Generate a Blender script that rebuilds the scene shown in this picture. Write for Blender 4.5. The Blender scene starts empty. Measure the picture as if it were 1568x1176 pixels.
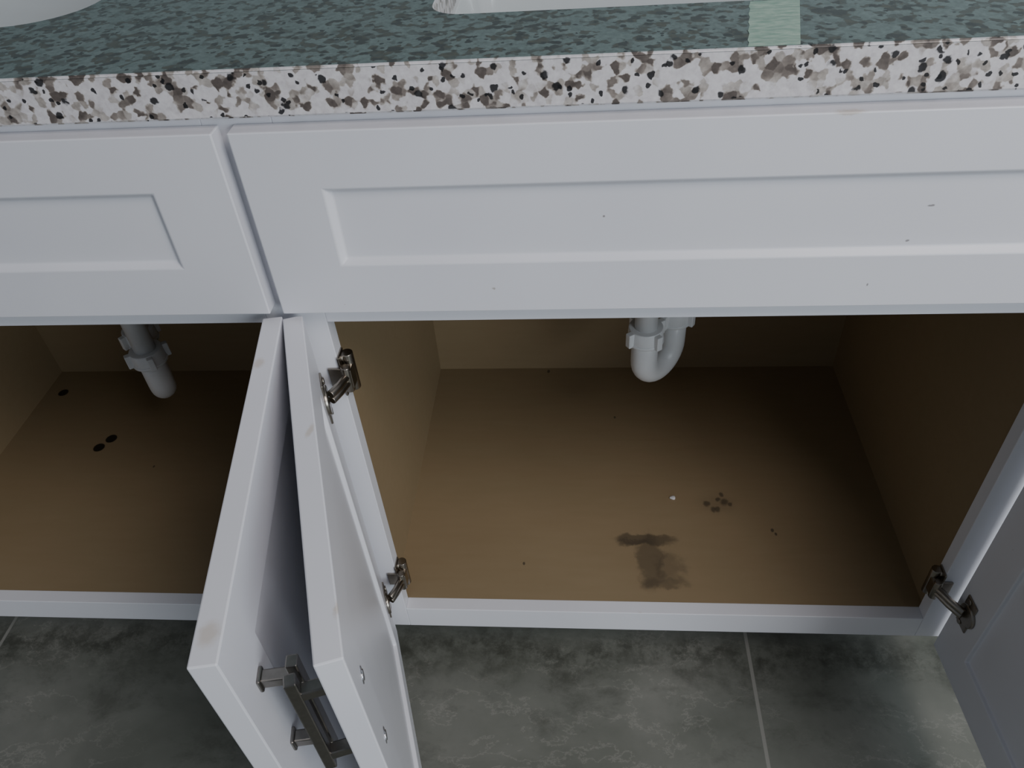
import bpy, bmesh, math, random
from mathutils import Vector, Matrix, Euler
random.seed(3)
SC=bpy.context.scene
# ------------------------------------------------------------------ helpers
def link(o,parent=None):
    bpy.context.collection.objects.link(o)
    if parent: o.parent=parent
    return o
def empty(name,loc=(0,0,0)):
    o=bpy.data.objects.new(name,None); o.empty_display_size=.05; o.location=loc; link(o); return o
def obj(name,bm,mat,parent=None,smooth=False,bevel=0,seg=2):
    bmesh.ops.recalc_face_normals(bm,faces=bm.faces)
    me=bpy.data.meshes.new(name); bm.to_mesh(me); bm.free()
    if not isinstance(mat,(list,tuple)): mat=[mat]
    for m in mat: me.materials.append(m)
    o=bpy.data.objects.new(name,me); link(o,parent)
    if smooth:
        for p in me.polygons: p.use_smooth=True
    if bevel:
        b=o.modifiers.new('bevel','BEVEL'); b.width=bevel; b.segments=seg; b.limit_method='ANGLE'; b.angle_limit=math.radians(35)
    return o
def box(bm,a,b,M=None):
    vs=[bm.verts.new((x,y,z)) for x in (a[0],b[0]) for y in (a[1],b[1]) for z in (a[2],b[2])]
    for f in [(0,1,3,2),(4,6,7,5),(0,4,5,1),(2,3,7,6),(0,2,6,4),(1,5,7,3)]:
        bm.faces.new([vs[i] for i in f])
    if M: bmesh.ops.transform(bm,matrix=M,verts=vs)
    return vs
def cyl(bm,p0,p1,r0,r1=None,seg=32,M=None,cap=True):
    r1=r0 if r1 is None else r1
    p0=Vector(p0);p1=Vector(p1);d=(p1-p0)
    q=d.to_track_quat('Z','Y').to_matrix()
    rings=[]
    for p,r in((p0,r0),(p1,r1)):
        rings.append([bm.verts.new(p+q@Vector((r*math.cos(2*math.pi*i/seg),r*math.sin(2*math.pi*i/seg),0))) for i in range(seg)])
    for i in range(seg):
        j=(i+1)%seg
        f=bm.faces.new([rings[0][i],rings[0][j],rings[1][j],rings[1][i]]); f.smooth=True
    if cap:
        bm.faces.new(rings[0][::-1]); bm.faces.new(rings[1])
    vs=rings[0]+rings[1]
    if M: bmesh.ops.transform(bm,matrix=M,verts=vs)
    return vs
def tube(bm,pts,r,seg=28):
    pts=[Vector(p) for p in pts]; n=len(pts)
    up=None; rings=[]
    for i,p in enumerate(pts):
        t=(pts[min(i+1,n-1)]-pts[max(i-1,0)]).normalized()
        if up is None:
            up=Vector((1,0,0)) if abs(t.x)<.9 else Vector((0,1,0))
        up=(up-t*up.dot(t)).normalized(); s=t.cross(up)
        rr=r[i] if isinstance(r,list) else r
        rings.append([bm.verts.new(p+rr*(up*math.cos(2*math.pi*k/seg)+s*math.sin(2*math.pi*k/seg))) for k in range(seg)])
    for a,b in zip(rings,rings[1:]):
        for k in range(seg):
            f=bm.faces.new([a[k],a[(k+1)%seg],b[(k+1)%seg],b[k]]); f.smooth=True
    bm.faces.new(rings[0][::-1]); bm.faces.new(rings[-1])
# ------------------------------------------------------------------ materials
class NT:
    def __init__(s,name):
        s.m=bpy.data.materials.new(name); s.m.use_nodes=True; s.t=s.m.node_tree; s.n=s.t.nodes
        s.b=s.n['Principled BSDF']
    def add(s,typ,**kw):
        n=s.n.new(typ)
        for k,v in kw.items(): setattr(n,k,v)
        return n
    def L(s,a,b): s.t.links.new(a,b)
    def set(s,n,k,v):
        if hasattr(v,'links'): s.L(v,n.inputs[k])
        else: n.inputs[k].default_value=v
    def math(s,op,a,b=0,c=0):
        n=s.add('ShaderNodeMath',operation=op); s.set(n,0,a); s.set(n,1,b)
        return n.outputs[0]
    def mix(s,f,a,b,mode='MIX'):
        n=s.add('ShaderNodeMixRGB',blend_type=mode); s.set(n,0,f); s.set(n,1,a); s.set(n,2,b); return n.outputs[0]
    def coord(s,scale=(1,1,1),loc=(0,0,0),src='Position'):
        g=s.add('ShaderNodeNewGeometry'); mp=s.add('ShaderNodeMapping'); s.L(g.outputs['Position'],mp.inputs[0])
        mp.inputs['Scale'].default_value=scale; mp.inputs['Location'].default_value=loc; return mp.outputs[0]
    def noise(s,vec,scale,detail=3,rough=.5,dist=0):
        n=s.add('ShaderNodeTexNoise'); s.L(vec,n.inputs['Vector']); n.inputs['Scale'].default_value=scale
        n.inputs['Detail'].default_value=detail; n.inputs['Roughness'].default_value=rough; n.inputs['Distortion'].default_value=dist; return n
    def ramp(s,f,stops,interp='LINEAR'):
        n=s.add('ShaderNodeValToRGB'); s.L(f,n.inputs[0]); cr=n.color_ramp; cr.interpolation=interp
        while len(cr.elements)<len(stops): cr.elements.new(.5)
        for e,(p,c) in zip(cr.elements,stops):
            e.position=p; e.color=(c[0],c[1],c[2],1) if isinstance(c,(tuple,list)) else (c,c,c,1)
        return n.outputs[0]
    def bump(s,h,st=.2,d=.001):
        n=s.add('ShaderNodeBump'); s.L(h,n.inputs['Height']); n.inputs['Strength'].default_value=st; n.inputs['Distance'].default_value=d
        s.L(n.outputs[0],s.b.inputs['Normal'])
    def blob(s,base,vec,sub,c,r,st,amp,col,soft=.35,mask=None):
        sc=s.add('ShaderNodeVectorMath',operation='SCALE'); s.L(sub,sc.inputs[0]); sc.inputs['Scale'].default_value=amp
        ad=s.add('ShaderNodeVectorMath',operation='ADD'); s.L(vec,ad.inputs[0]); s.L(sc.outputs[0],ad.inputs[1])
        s2=s.add('ShaderNodeVectorMath',operation='SUBTRACT'); s.L(ad.outputs[0],s2.inputs[0]); s2.inputs[1].default_value=c
        mu=s.add('ShaderNodeVectorMath',operation='MULTIPLY'); s.L(s2.outputs[0],mu.inputs[0]); mu.inputs[1].default_value=[1/q if q else 0 for q in r]
        ln=s.add('ShaderNodeVectorMath',operation='LENGTH'); s.L(mu.outputs[0],ln.inputs[0])
        mr=s.add('ShaderNodeMapRange'); mr.interpolation_type='SMOOTHSTEP'; s.L(ln.outputs['Value'],mr.inputs[0])
        mr.inputs[1].default_value=1-soft; mr.inputs[2].default_value=1+soft*.4; mr.inputs[3].default_value=st; mr.inputs[4].default_value=0
        f=mr.outputs[0]
        if mask is not None: f=s.math('MULTIPLY',f,mask)
        return s.mix(f,base,col)
    def subnoise(s,v,scale):
        dn=s.noise(v,scale,4,.6)
        sub=s.add('ShaderNodeVectorMath',operation='SUBTRACT'); s.L(dn.outputs['Color'],sub.inputs[0]); sub.inputs[1].default_value=(.5,.5,.5)
        return sub.outputs[0]
def C(r,g,b): return (r,g,b,1)
def simple(name,col,rough=.5,metal=0,var=.06,scale=30,spec=.5):
    t=NT(name); v=t.coord(); n=t.noise(v,scale,3)
    c=t.ramp(n.outputs[0],[(.3,[x*(1-var) for x in col]),(.7,[min(1,x*(1+var)) for x in col])])
    t.L(c,t.b.inputs['Base Color']); t.b.inputs['Roughness'].default_value=rough; t.b.inputs['Metallic'].default_value=metal
    t.b.inputs['Specular IOR Level'].default_value=spec
    return t.m
def white_paint():
    t=NT('white_cabinet_paint'); v=t.coord()
    n=t.noise(v,6,3); base=t.ramp(n.outputs[0],[(.3,(.75,.75,.79)),(.7,(.79,.79,.825))])
    n2=t.noise(v,70,2); sp=t.ramp(n2.outputs[0],[(.80,0),(.82,.8)])
    c=t.mix(sp,base,C(.42,.38,.34))
    sub=t.subnoise(v,150)
    W=C(.58,.50,.41)
    for p,r in [((.452,-.019,.861),(.012,.006,.002)),((-.038,-.085,.676),(.005,.008,.003)),((.012,-.352,.676),(.008,.010,.004)),
                ((.031,-.170,.676),(.003,.009,.004)),((.016,-.215,.676),(.003,.005,.004)),((.092,-.33,.676),(.003,.009,.004)),
                ((.33,0,.146),(.004,.01,.003))]:
        c=t.blob(c,v,sub,p,r,.6,.006,W,.6)
    for p,r in [((.535,-.013,.778),(.003,.02,.0012)),((.525,-.013,.745),(.0018,.02,.0012)),((.074,-.25,.676),(.002,.002,.002)),((.27,-.013,.775),(.001,.02,.001)),
                ((.50,-.019,.705),(.001,.02,.0015))]:
        c=t.blob(c,v,sub,p,r,.7,.003,C(.15,.13,.12),.4)
    t.L(c,t.b.inputs['Base Color']); t.b.inputs['Roughness'].default_value=.35
    n3=t.noise(v,300,2); t.bump(n3.outputs[0],.05,.0005)
    return t.m
def wood():
    t=NT('birch_veneer_interior'); v=t.coord()
    g=t.noise(t.coord(scale=(4,25,25)),4,4,.5)
    base=t.ramp(g.outputs[0],[(.3,(.285,.21,.118)),(.7,(.30,.222,.128))])
    m=t.noise(v,5,3); base=t.mix(t.ramp(m.outputs[0],[(.3,0),(.8,.35)]),base,C(.245,.18,.10))
    sub=t.subnoise(v,38)
    sepz=t.add('ShaderNodeSeparateXYZ'); t.L(v,sepz.inputs[0])
    zmask=t.math('LESS_THAN',sepz.outputs[2],.15)
    def blob(base,cx,cy,rx,ry,st,amp,col,soft=.35):
        return t.blob(base,v,sub,(cx,cy,.143),(rx,ry,0),st,amp,col,soft,zmask)
    K=C(.055,.043,.03)
    base=blob(base,.352,.088,.022,.052,.55,.045,K,.4)
    base=blob(base,.345,.126,.048,.011,.66,.03,K,.35)
    base=blob(base,.378,.078,.022,.028,.38,.06,K,.6)
    base=blob(base,.372,.050,.032,.010,.45,.04,K,.5)
    base=blob(base,.325,.120,.024,.006,.5,.03,K,.5)
    for (x,y,r) in [(.445,.196,.006),(.455,.185,.005),(.464,.205,.004),(.474,.200,.007),(.483,.196,.004),(.462,.186,.005),(.47,.215,.004)]:
        base=blob(base,x,y,r,r*1.1,.7,.012,K,.5)
    base=blob(base,.460,.198,.035,.02,.18,.03,K,.8)
    for (x,y,r) in [(-.755,.462,.010),(-.612,.315,.0105),(-.599,.337,.0105)]:
        base=blob(base,x,y,r,r,.97,.002,C(.006,.005,.004),.15)
    for (x,y,r) in [(.31,.39,.002),(.537,.146,.0025),(.541,.139,.002),(-.49,.27,.002),(.165,.08,.002),(.19,.515,.003)]:
        base=blob(base,x,y,r,r*1.6,.8,.003,K,.4)
    t.L(base,t.b.inputs['Base Color']); t.b.inputs['Roughness'].default_value=.5
    return t.m
def granite(name,top=False):
    t=NT(name); v=t.coord()
    dn=t.noise(v,200,2,.5); sub=t.add('ShaderNodeVectorMath',operation='MULTIPLY_ADD'); t.L(dn.outputs['Color'],sub.inputs[0]); sub.inputs[1].default_value=(.005,.005,.005); t.L(v,sub.inputs[2])
    vec=sub.outputs[0]
    vo=t.add('ShaderNodeTexVoronoi'); t.L(vec,vo.inputs['Vector']); vo.inputs['Scale'].default_value=150; vo.feature='SMOOTH_F1'; vo.inputs['Smoothness'].default_value=.4
    sp=t.add('ShaderNodeSeparateColor'); t.L(vo.outputs['Color'],sp.inputs[0])
    cl=t.noise(v,40,2); f=t.math('ADD',sp.outputs[0],t.math('MULTIPLY',t.math('SUBTRACT',cl.outputs[0],.5),.7))
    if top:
        st=[(0,(.15,.20,.195)),(.45,(.125,.17,.165)),(.56,(.095,.12,.115)),(.66,(.06,.07,.063)),(.78,(.07,.068,.05)),(.90,(.03,.032,.032))]  # same stone as the edge; dim teal light on the top painted into colour
    else:
        st=[(0,(.74,.71,.72)),(.50,(.66,.63,.64)),(.58,(.50,.46,.43)),(.68,(.40,.36,.325)),(.78,(.25,.215,.19)),(.92,(.12,.10,.09))]
    c=t.ramp(f,st,'LINEAR')
    fn=t.noise(v,300,4); c=t.mix(.3,c,t.ramp(fn.outputs[0],[(.3,.2),(.7,.85)]),'OVERLAY')
    for sc_,th,rd in ((95,.85,.36),(200,.90,.42)):
        vo2=t.add('ShaderNodeTexVoronoi'); t.L(vec,vo2.inputs['Vector']); vo2.inputs['Scale'].default_value=sc_
        s2=t.add('ShaderNodeSeparateColor'); t.L(vo2.outputs['Color'],s2.inputs[0])
        m=t.math('MULTIPLY',t.math('GREATER_THAN',s2.outputs[1],th),t.ramp(vo2.outputs['Distance'],[(rd-.06,.95),(rd+.02,0)]))
        c=t.mix(m,c,C(.014,.014,.016))
    t.L(c,t.b.inputs['Base Color']); t.b.inputs['Roughness'].default_value=.14 if top else .3
    return t.m
def tile():
    t=NT('grey_stone_floor_tile'); v=t.coord()
    n=t.noise(t.coord(scale=(1,1.3,1)),4,8,.62,.3)
    c=t.ramp(n.outputs[0],[(.28,(.105,.112,.092)),(.45,(.15,.156,.132)),(.58,(.18,.184,.158)),(.75,(.23,.23,.20))])
    n2=t.noise(t.coord(scale=(1,1.7,1),loc=(3,1,0)),7,9,.7,.2)
    vn=t.math('ABSOLUTE',t.math('SUBTRACT',n2.outputs[0],.5)); vm=t.ramp(vn,[(0,1),(.012,.0)])
    msk=t.noise(v,4,2); vm=t.math('MULTIPLY',vm,t.ramp(msk.outputs[0],[(.42,0),(.58,.5)]))
    c=t.mix(vm,c,C(.34,.33,.29))
    n3=t.noise(t.coord(scale=(1,1.5,1),loc=(7,2,0)),7,9,.75,.2); dm=t.ramp(n3.outputs[0],[(.52,0),(.66,.6)])
    c=t.mix(dm,c,C(.07,.072,.058))
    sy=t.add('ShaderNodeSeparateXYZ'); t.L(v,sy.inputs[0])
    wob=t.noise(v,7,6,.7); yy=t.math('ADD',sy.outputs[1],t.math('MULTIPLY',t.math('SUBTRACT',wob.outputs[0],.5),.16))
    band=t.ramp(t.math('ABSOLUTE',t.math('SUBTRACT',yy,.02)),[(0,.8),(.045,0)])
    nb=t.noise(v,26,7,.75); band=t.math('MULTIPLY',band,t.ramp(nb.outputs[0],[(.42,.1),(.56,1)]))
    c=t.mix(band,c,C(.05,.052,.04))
    br=t.add('ShaderNodeTexBrick'); br.offset=0; br.squash=1
    mp=t.coord(loc=(-.502+6,-.25+6,0)); t.L(mp,br.inputs['Vector']); br.inputs['Scale'].default_value=1
    br.inputs['Brick Width'].default_value=.6; br.inputs['Row Height'].default_value=.6; br.inputs['Mortar Size'].default_value=.003; br.inputs['Mortar Smooth'].default_value=.3
    br.inputs['Color1'].default_value=C(1,1,1); br.inputs['Color2'].default_value=C(1,1,1)
    c=t.mix(br.outputs['Fac'],c,C(.28,.275,.245))
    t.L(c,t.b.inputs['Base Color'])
    t.L(t.ramp(n.outputs[0],[(.3,.35),(.7,.5)]),t.b.inputs['Roughness'])
    t.bump(t.math('SUBTRACT',n3.outputs[0],t.math('MULTIPLY',br.outputs['Fac'],1.5)),.15,.002)
    return t.m
MW=white_paint(); MWood=wood(); MG=granite('granite_edge'); MGT=granite('granite_polished_top_dimmed',True); MT=tile()
MPVC=simple('white_pvc',(.74,.74,.74),.32,var=.03)
MCER=simple('white_sink_ceramic',(.66,.70,.71),.12,var=.01)
MNI=simple('brushed_nickel',(.32,.29,.25),.28,1,.08,200)
MHD=simple('satin_nickel_pull',(.27,.255,.235),.28,1,.08,200)
MWALL=simple('painted_wall',(.33,.40,.40),.7,var=.03,scale=4)
MDK=simple('toe_kick_paint',(.35,.35,.36),.6)
MSCR=simple('steel_screw',(.6,.6,.62),.3,1)
# ------------------------------------------------------------------ room
bm=bmesh.new(); box(bm,(-2.2,-3.2,-.05),(2.6,.66,0)); obj('floor',bm,MT)
bm=bmesh.new(); box(bm,(-2.2,.56,0),(2.6,.66,2.5)); obj('wall_back',bm,MWALL)
# ------------------------------------------------------------------ cabinet carcass
cab=empty('vanity_cabinet')
FT=.019; XL=-.80; XR=.757
ZB,ZR,ZT,ZC=.10,.1434,.657,.8698
bm=bmesh.new()
for a,b in [(-.80,-.769),(-.060,0),(.709,.757)]:
    box(bm,(a,0,ZB),(b,FT,ZC))
for a,b in [(-.769,-.060),(0,.709)]:
    box(bm,(a,0,ZB),(b,FT,ZR)); box(bm,(a,0,ZT),(b,FT,ZC))
obj('face_frame',bm,MW,cab,bevel=.0008)
bm=bmesh.new()
YB=.5244
for a,b in [(-.79,-.042),(-.018,.7148)]:
    box(bm,(a,FT,ZR-.012),(b,YB,ZR))
    box(bm,(a-.001,YB,ZB),(b+.001,YB+.006,ZC))
for a,b in [(-.80,-.79),(-.042,-.018),(.7148,.730)]:
    box(bm,(a,FT,ZB),(b,YB+.006,ZC))
obj('interior_panels',bm,MWood,cab)
bm=bmesh.new(); box(bm,(-.80,.065,0),(.757,.08,ZB)); obj('toe_kick',bm,MDK,cab)
# ------------------------------------------------------------------ shaker fronts
def shaker(name,w,h,t,fl,fr,ft,fb,step,slope,M,parent,back=True):
    bm=bmesh.new()
    def ring(y,l,r,tp,bt): return [bm.verts.new((x,y,z)) for x,z in ((l,bt),(w-r,bt),(w-r,h-tp),(l,h-tp))]
    def side(A,B):
        for i in range(4): bm.faces.new([A[i],A[(i+1)%4],B[(i+1)%4],B[i]])
    f0=ring(-t,0,0,0,0); f1=ring(-t,fl,fr,ft,fb); f2=ring(-t+step,fl+slope,fr+slope,ft+slope,fb+slope)
    side(f0,f1); side(f1,f2); bm.faces.new(f2)
    b0=ring(0,0,0,0,0)
    if back:
        b1=ring(0,fl,fr,ft,fb); b2=ring(-.005,fl+.001,fr+.001,ft+.001,fb+.001)
        side(b0,b1); side(b1,b2); bm.faces.new(b2)
    else: bm.faces.new(b0)
    side(b0,f0)
    bmesh.ops.transform(bm,matrix=M,verts=bm.verts)
    return obj(name,bm,MW,parent,bevel=.0012)
T=Matrix.Translation
ZD,ZDT=.682,.8614
d1=shaker('drawer_front',.773,ZDT-ZD,FT,.068,.066,.051,.053,.006,.005,T((-.0323,-.0005,ZD)),None,False)
d2=shaker('drawer_front',.738,ZDT-ZD,FT,.066,.068,.051,.053,.006,.005,T((-.783,-.0005,ZD)),None,False)
# ------------------------------------------------------------------ pulls
def pull(name,M,parent,L=.135,proj=.032):
    bm=bmesh.new(); s=.005
    box(bm,(-s,-proj,-L/2),(s,-proj+.009,L/2))
    for z in (-.048,.048):
        box(bm,(-s,-proj+.008,z-s),(s,0,z+s)); box(bm,(-.007,-.003,z-.007),(.007,0,z+.007))
    bmesh.ops.transform(bm,matrix=M,verts=bm.verts)
    return obj(name,bm,MHD,parent,bevel=.0012)
def door(origin,u,side,pull_in=.032,w=.373,pullz=.442):
    e=empty('cabinet_door',(0,0,0))
    u=Vector((u[0],u[1],0)).normalized(); n=Vector((-u[1],u[0],0))*side
    z0,h=.107,.569
    M=Matrix(((u.x,-n.x,0,origin[0]),(u.y,-n.y,0,origin[1]),(0,0,1,z0),(0,0,0,1)))
    shaker('slab',w,h,FT,.057,.057,.057,.057,.006,.005,M,e,True)
    Mp=M@T((w-pull_in,-FT,pullz))
    pull('bar_pull',Mp,e)
    bm=bmesh.new()
    for z in (-.048,.048):
        c=M@Vector((w-pull_in,0,pullz+z)); d=-n
        cyl(bm,c,c+d*.0015,.0045,.004,20); cyl(bm,c,c+d*.0005,.0065,.0065,20)
    obj('pull_screws',bm,MSCR,e)
    return e,u,n,M
def hinge(F,e,M,zc,u_pos=.024,sgn=1):
    bm=bmesh.new()
    box(bm,(min(F[0],F[0]+sgn*.0025),-.003,zc-.026),(max(F[0],F[0]+sgn*.0025),.016,zc+.026))
    box(bm,(min(F[0]-sgn*.012,F[0]+sgn*.002),-.0035,zc-.012),(max(F[0]-sgn*.012,F[0]+sgn*.002),-.0005,zc+.012))
    a,b=sorted((F[0]+sgn*.002,F[0]+sgn*.013))
    box(bm,(a,-.006,zc-.012),(b,.013,zc+.012))
    cyl(bm,((a+b)/2,-.004,zc-.016),((a+b)/2,-.004,zc+.016),.005,seg=20)
    cyl(bm,((a+b)/2,.010,zc-.024),((a+b)/2,.010,zc+.024),.0065,seg=20)
    for dz in(-.020,.020):
        cyl(bm,(F[0]+sgn*.002,.006,zc+dz),(F[0]+sgn*.005,.006,zc+dz),.004,seg=16)
    ms=[(u_pos-.012,.0,zc-.107-.026),(u_pos+.011,.0022,zc-.107+.026)]
    box(bm,ms[0],ms[1],M)
    cyl(bm,(u_pos+.002,0,zc-.107),(u_pos+.002,.004,zc-.107),.0165,.0155,28,M)
    for dz in(-.021,.021): cyl(bm,(u_pos-.004,.002,zc-.107+dz),(u_pos-.004,.004,zc-.107+dz),.004,seg=16,M=M)
    A=Vector(((a+b)/2,-.003,zc)); B=M@Vector((u_pos,.006,zc-.107)); 
    tube(bm,[A+Vector((0,0,.004)),(A+B)/2+Vector((0,-.003,.004)),B+Vector((0,0,.004))],.0045,10)
    tube(bm,[A-Vector((0,0,.004)),(A+B)/2+Vector((0,-.003,-.004)),B-Vector((0,0,.004))],.0045,10)
    return obj('hinge',bm,MNI,e,bevel=.0008)
eL,uL,nL,ML=door((-.055,-.018),(.062,-.361),1,w=.363)
eR,uR,nR,MR=door((-.017,-.013),(.122,-.357),-1)
eRR,_,_,MRR=door((.727,-.016),(.05,-.99875),1)
eLL,_,_,MLL=door((-.787,-.016),(-.05,-.99875),-1)
for z in (.586,.220):
    hinge((0,0),eR,MR,z,sgn=1)
    hinge((.709,0),eRR,MRR,z,sgn=-1)
    hinge((-.060,0),eL,ML,z,sgn=-1)
    hinge((-.769,0),eLL,MLL,z,sgn=1)
# ------------------------------------------------------------------ countertop with sink cutouts
def rrect(cx,cy,w,h,r,n=10):
    pts=[]
    for sx,sy,a0 in((1,1,0),(-1,1,90),(-1,-1,180),(1,-1,270)):
        for i in range(n+1):
            a=math.radians(a0+90*i/n); pts.append((cx+sx*(w/2-r)+r*math.cos(a),cy+sy*(h/2-r)+r*math.sin(a)))
    return pts
bm=bmesh.new(); box(bm,(-.83,-.012,.87),(.80,.559,.9086))
es=[e for e in bm.edges if abs(e.verts[0].co.y+.012)<1e-4 and abs(e.verts[1].co.y+.012)<1e-4 and abs(e.verts[0].co.x-e.verts[1].co.x)>.5]
bmesh.ops.bevel(bm,geom=es,offset=.002,segments=3,affect='EDGES')
bmesh.ops.recalc_face_normals(bm,faces=bm.faces)
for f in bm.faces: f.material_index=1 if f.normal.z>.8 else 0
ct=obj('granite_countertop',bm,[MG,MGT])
SK=[(.356,.275,.470,.352,.030),(-.430,.300,.420,.354,.075)]
for s in SK:
    b2=bmesh.new(); P=rrect(*s)
    lo=[b2.verts.new((x,y,.85)) for x,y in P]; hi=[b2.verts.new((x,y,.93)) for x,y in P]
    b2.faces.new(lo[::-1]); b2.faces.new(hi)
    for i in range(len(P)): j=(i+1)%len(P); b2.faces.new([lo[i],lo[j],hi[j],hi[i]])
    co=obj('cut',b2,MG)
    md=ct.modifiers.new('b','BOOLEAN'); md.object=co; md.operation='DIFFERENCE'; md.solver='EXACT'
    bpy.context.view_layer.objects.active=ct; bpy.ops.object.modifier_apply(modifier='b')
    bpy.data.objects.remove(co)
    bm=bmesh.new(); loops=[]
    cx,cy,w,h,r=s
    prof=[(.012,.8692),(.002,.8692),(-.002,.862),(-.008,.80),(-.02,.752),(-.05,.738),(-.10,.733),
          (-.10,.727),(-.05,.732),(-.014,.748),(-.002,.80),(.004,.856),(.012,.863)]
    for k,(o,z) in enumerate(prof):
        loops.append([bm.verts.new((x,y,z)) for x,y in rrect(cx,cy,w+2*o,h+2*o,max(.02,r+o) if o>-.04 else r)])
    n=len(loops[0])
    for k,A in enumerate(loops):
        if k==6: continue
        B=loops[(k+1)%len(loops)]
        for i in range(n):
            j=(i+1)%n; f=bm.faces.new([A[i],A[j],B[j],B[i]]); f.smooth=True
    bm.faces.new(loops[6]); bm.faces.new(loops[7][::-1])
    so=obj('undermount_sink',bm,MCER)
# ------------------------------------------------------------------ drains
def drain(x,y,dx,dy,zb,rp=.0185,ztail=.726):
    e=empty('sink_drain_pipe')
    D=Vector((dx,dy,0)); Rb=D.length/2; d=D.normalized(); c=Vector((x,y,0))
    bm=bmesh.new()
    pts=[c+Vector((0,0,zb+Rb+.05)),c+Vector((0,0,zb+Rb+.02))]
    for i in range(17):
        a=math.pi*i/16; pts.append(c+d*(Rb-Rb*math.cos(a))+Vector((0,0,zb+Rb-Rb*math.sin(a))))
    pts.append(c+D+Vector((0,0,zb+Rb+.05)))
    tube(bm,pts,rp); obj('trap_bend',bm,MPVC,e)
    bm=bmesh.new(); tube(bm,[c+Vector((0,0,ztail)),c+Vector((0,0,zb+Rb+.045))],rp-.003)
    cyl(bm,c+Vector((0,0,ztail-.012)),c+Vector((0,0,ztail)),.034,.034)
    cyl(bm,c+Vector((0,0,ztail-.05)),c+Vector((0,0,ztail-.012)),.024,.026)
    obj('tailpiece',bm,MPVC,e)
    bm=bmesh.new(); q=c+D; z1=zb+Rb+.045
    pp=[q+Vector((0,0,z1)),q+Vector((0,0,z1+.06))]
    for i in range(1,9):
        a=math.pi/2*i/8; pp.append(q+Vector((0,.03-.03*math.cos(a),z1+.06+.03*math.sin(a))))
    pp.append(Vector((q.x,.524,z1+.09)))
    tube(bm,pp,rp-.002); cyl(bm,(q.x,.515,z1+.09),(q.x,.524,z1+.09),.035,.037); obj('trap_arm',bm,MPVC,e)
    bm=bmesh.new()
    for k,p in enumerate((c,q)):
        z0=zb+Rb+.040
        cyl(bm,p+Vector((0,0,z0)),p+Vector((0,0,z0+.020)),.0245,.0235,40)
        cyl(bm,p+Vector((0,0,z0-.004)),p+Vector((0,0,z0+.001)),.0255,.0255,40)
        for a in range(4):
            an=math.radians(35+90*a+20*k); v=Vector((math.cos(an),math.sin(an),0)); 
            Mx=Matrix.Translation(p+v*.026+Vector((0,0,z0+.008)))@Matrix.Rotation(an,4,'Z')
            box(bm,(-.004,-.0045,-.011),(.005,.0045,.011),Mx)
    obj('slip_nuts',bm,MPVC,e,bevel=.0012)
drain(.339,.245,.043,.046,.366)
drain(-.388,.25,-.034,.050,.333)
# ------------------------------------------------------------------ thin pale green strip on the counter
t=NT('pale_green_surface'); v=t.coord(); n=t.noise(t.coord(scale=(1,3,1)),90,4,.6)
t.L(t.ramp(n.outputs[0],[(.35,(.25,.40,.32)),(.65,(.46,.60,.49))]),t.b.inputs['Base Color']); t.b.inputs['Roughness'].default_value=.35
bm=bmesh.new()
N=16; va=[];vb=[]
for i in range(N+1):
    y=-.0085+.104*i/N; k=i/N; zz=.9089+.0002*math.sin(i*1.7)
    va.append(bm.verts.new((.372+.018*k+.0006*math.sin(i*2.1),y,zz))); vb.append(bm.verts.new((.409+.021*k,y,zz)))
for i in range(N): bm.faces.new([va[i],vb[i],vb[i+1],va[i+1]])
tp=obj('pale_green_strip',bm,t.m); tp.modifiers.new('s','SOLIDIFY').thickness=.0003
bm=bmesh.new(); bmesh.ops.create_icosphere(bm,subdivisions=2,radius=.004)
for vv in bm.verts: vv.co=Vector((vv.co.x*1.2,vv.co.y,vv.co.z*.35))*(1+.2*math.sin(vv.co.x*900))+Vector((.394,.207,.1446))
obj('drywall_crumb',bm,MPVC,smooth=True)
# ------------------------------------------------------------------ light
def area(name,loc,tgt,size,power,col):
    l=bpy.data.lights.new(name,'AREA'); l.shape='RECTANGLE'; l.size=size[0]; l.size_y=size[1]; l.energy=power; l.color=col
    o=bpy.data.objects.new(name,l); link(o); o.location=loc
    o.rotation_euler=(Vector(tgt)-Vector(loc)).to_track_quat('-Z','Y').to_euler(); return o
area('window_light',(2.1,-2.4,1.4),(.25,0,.5),(1.1,1.3),44,(.85,.93,1.0))
area('ceiling_bounce_fill',(1.35,-1.15,2.45),(.5,0,.4),(.9,.9),26,(1.0,.94,.93))  # added soft overhead fill standing in for ceiling bounce, not a fitting
w=bpy.data.worlds.new('world'); SC.world=w; w.use_nodes=True
bg=w.node_tree.nodes['Background']; bg.inputs[0].default_value=(.68,.78,.92,1); bg.inputs[1].default_value=.155
# ------------------------------------------------------------------ camera (solved)
cam=bpy.data.cameras.new('camera'); co=bpy.data.objects.new('camera',cam); link(co)
co.location=(.2489,-.6021,1.1128); co.rotation_euler=(.8418,.0620,.0609)
cam.sensor_width=36; cam.lens=1193.0183/1568*36; cam.clip_start=.01
SC.camera=co
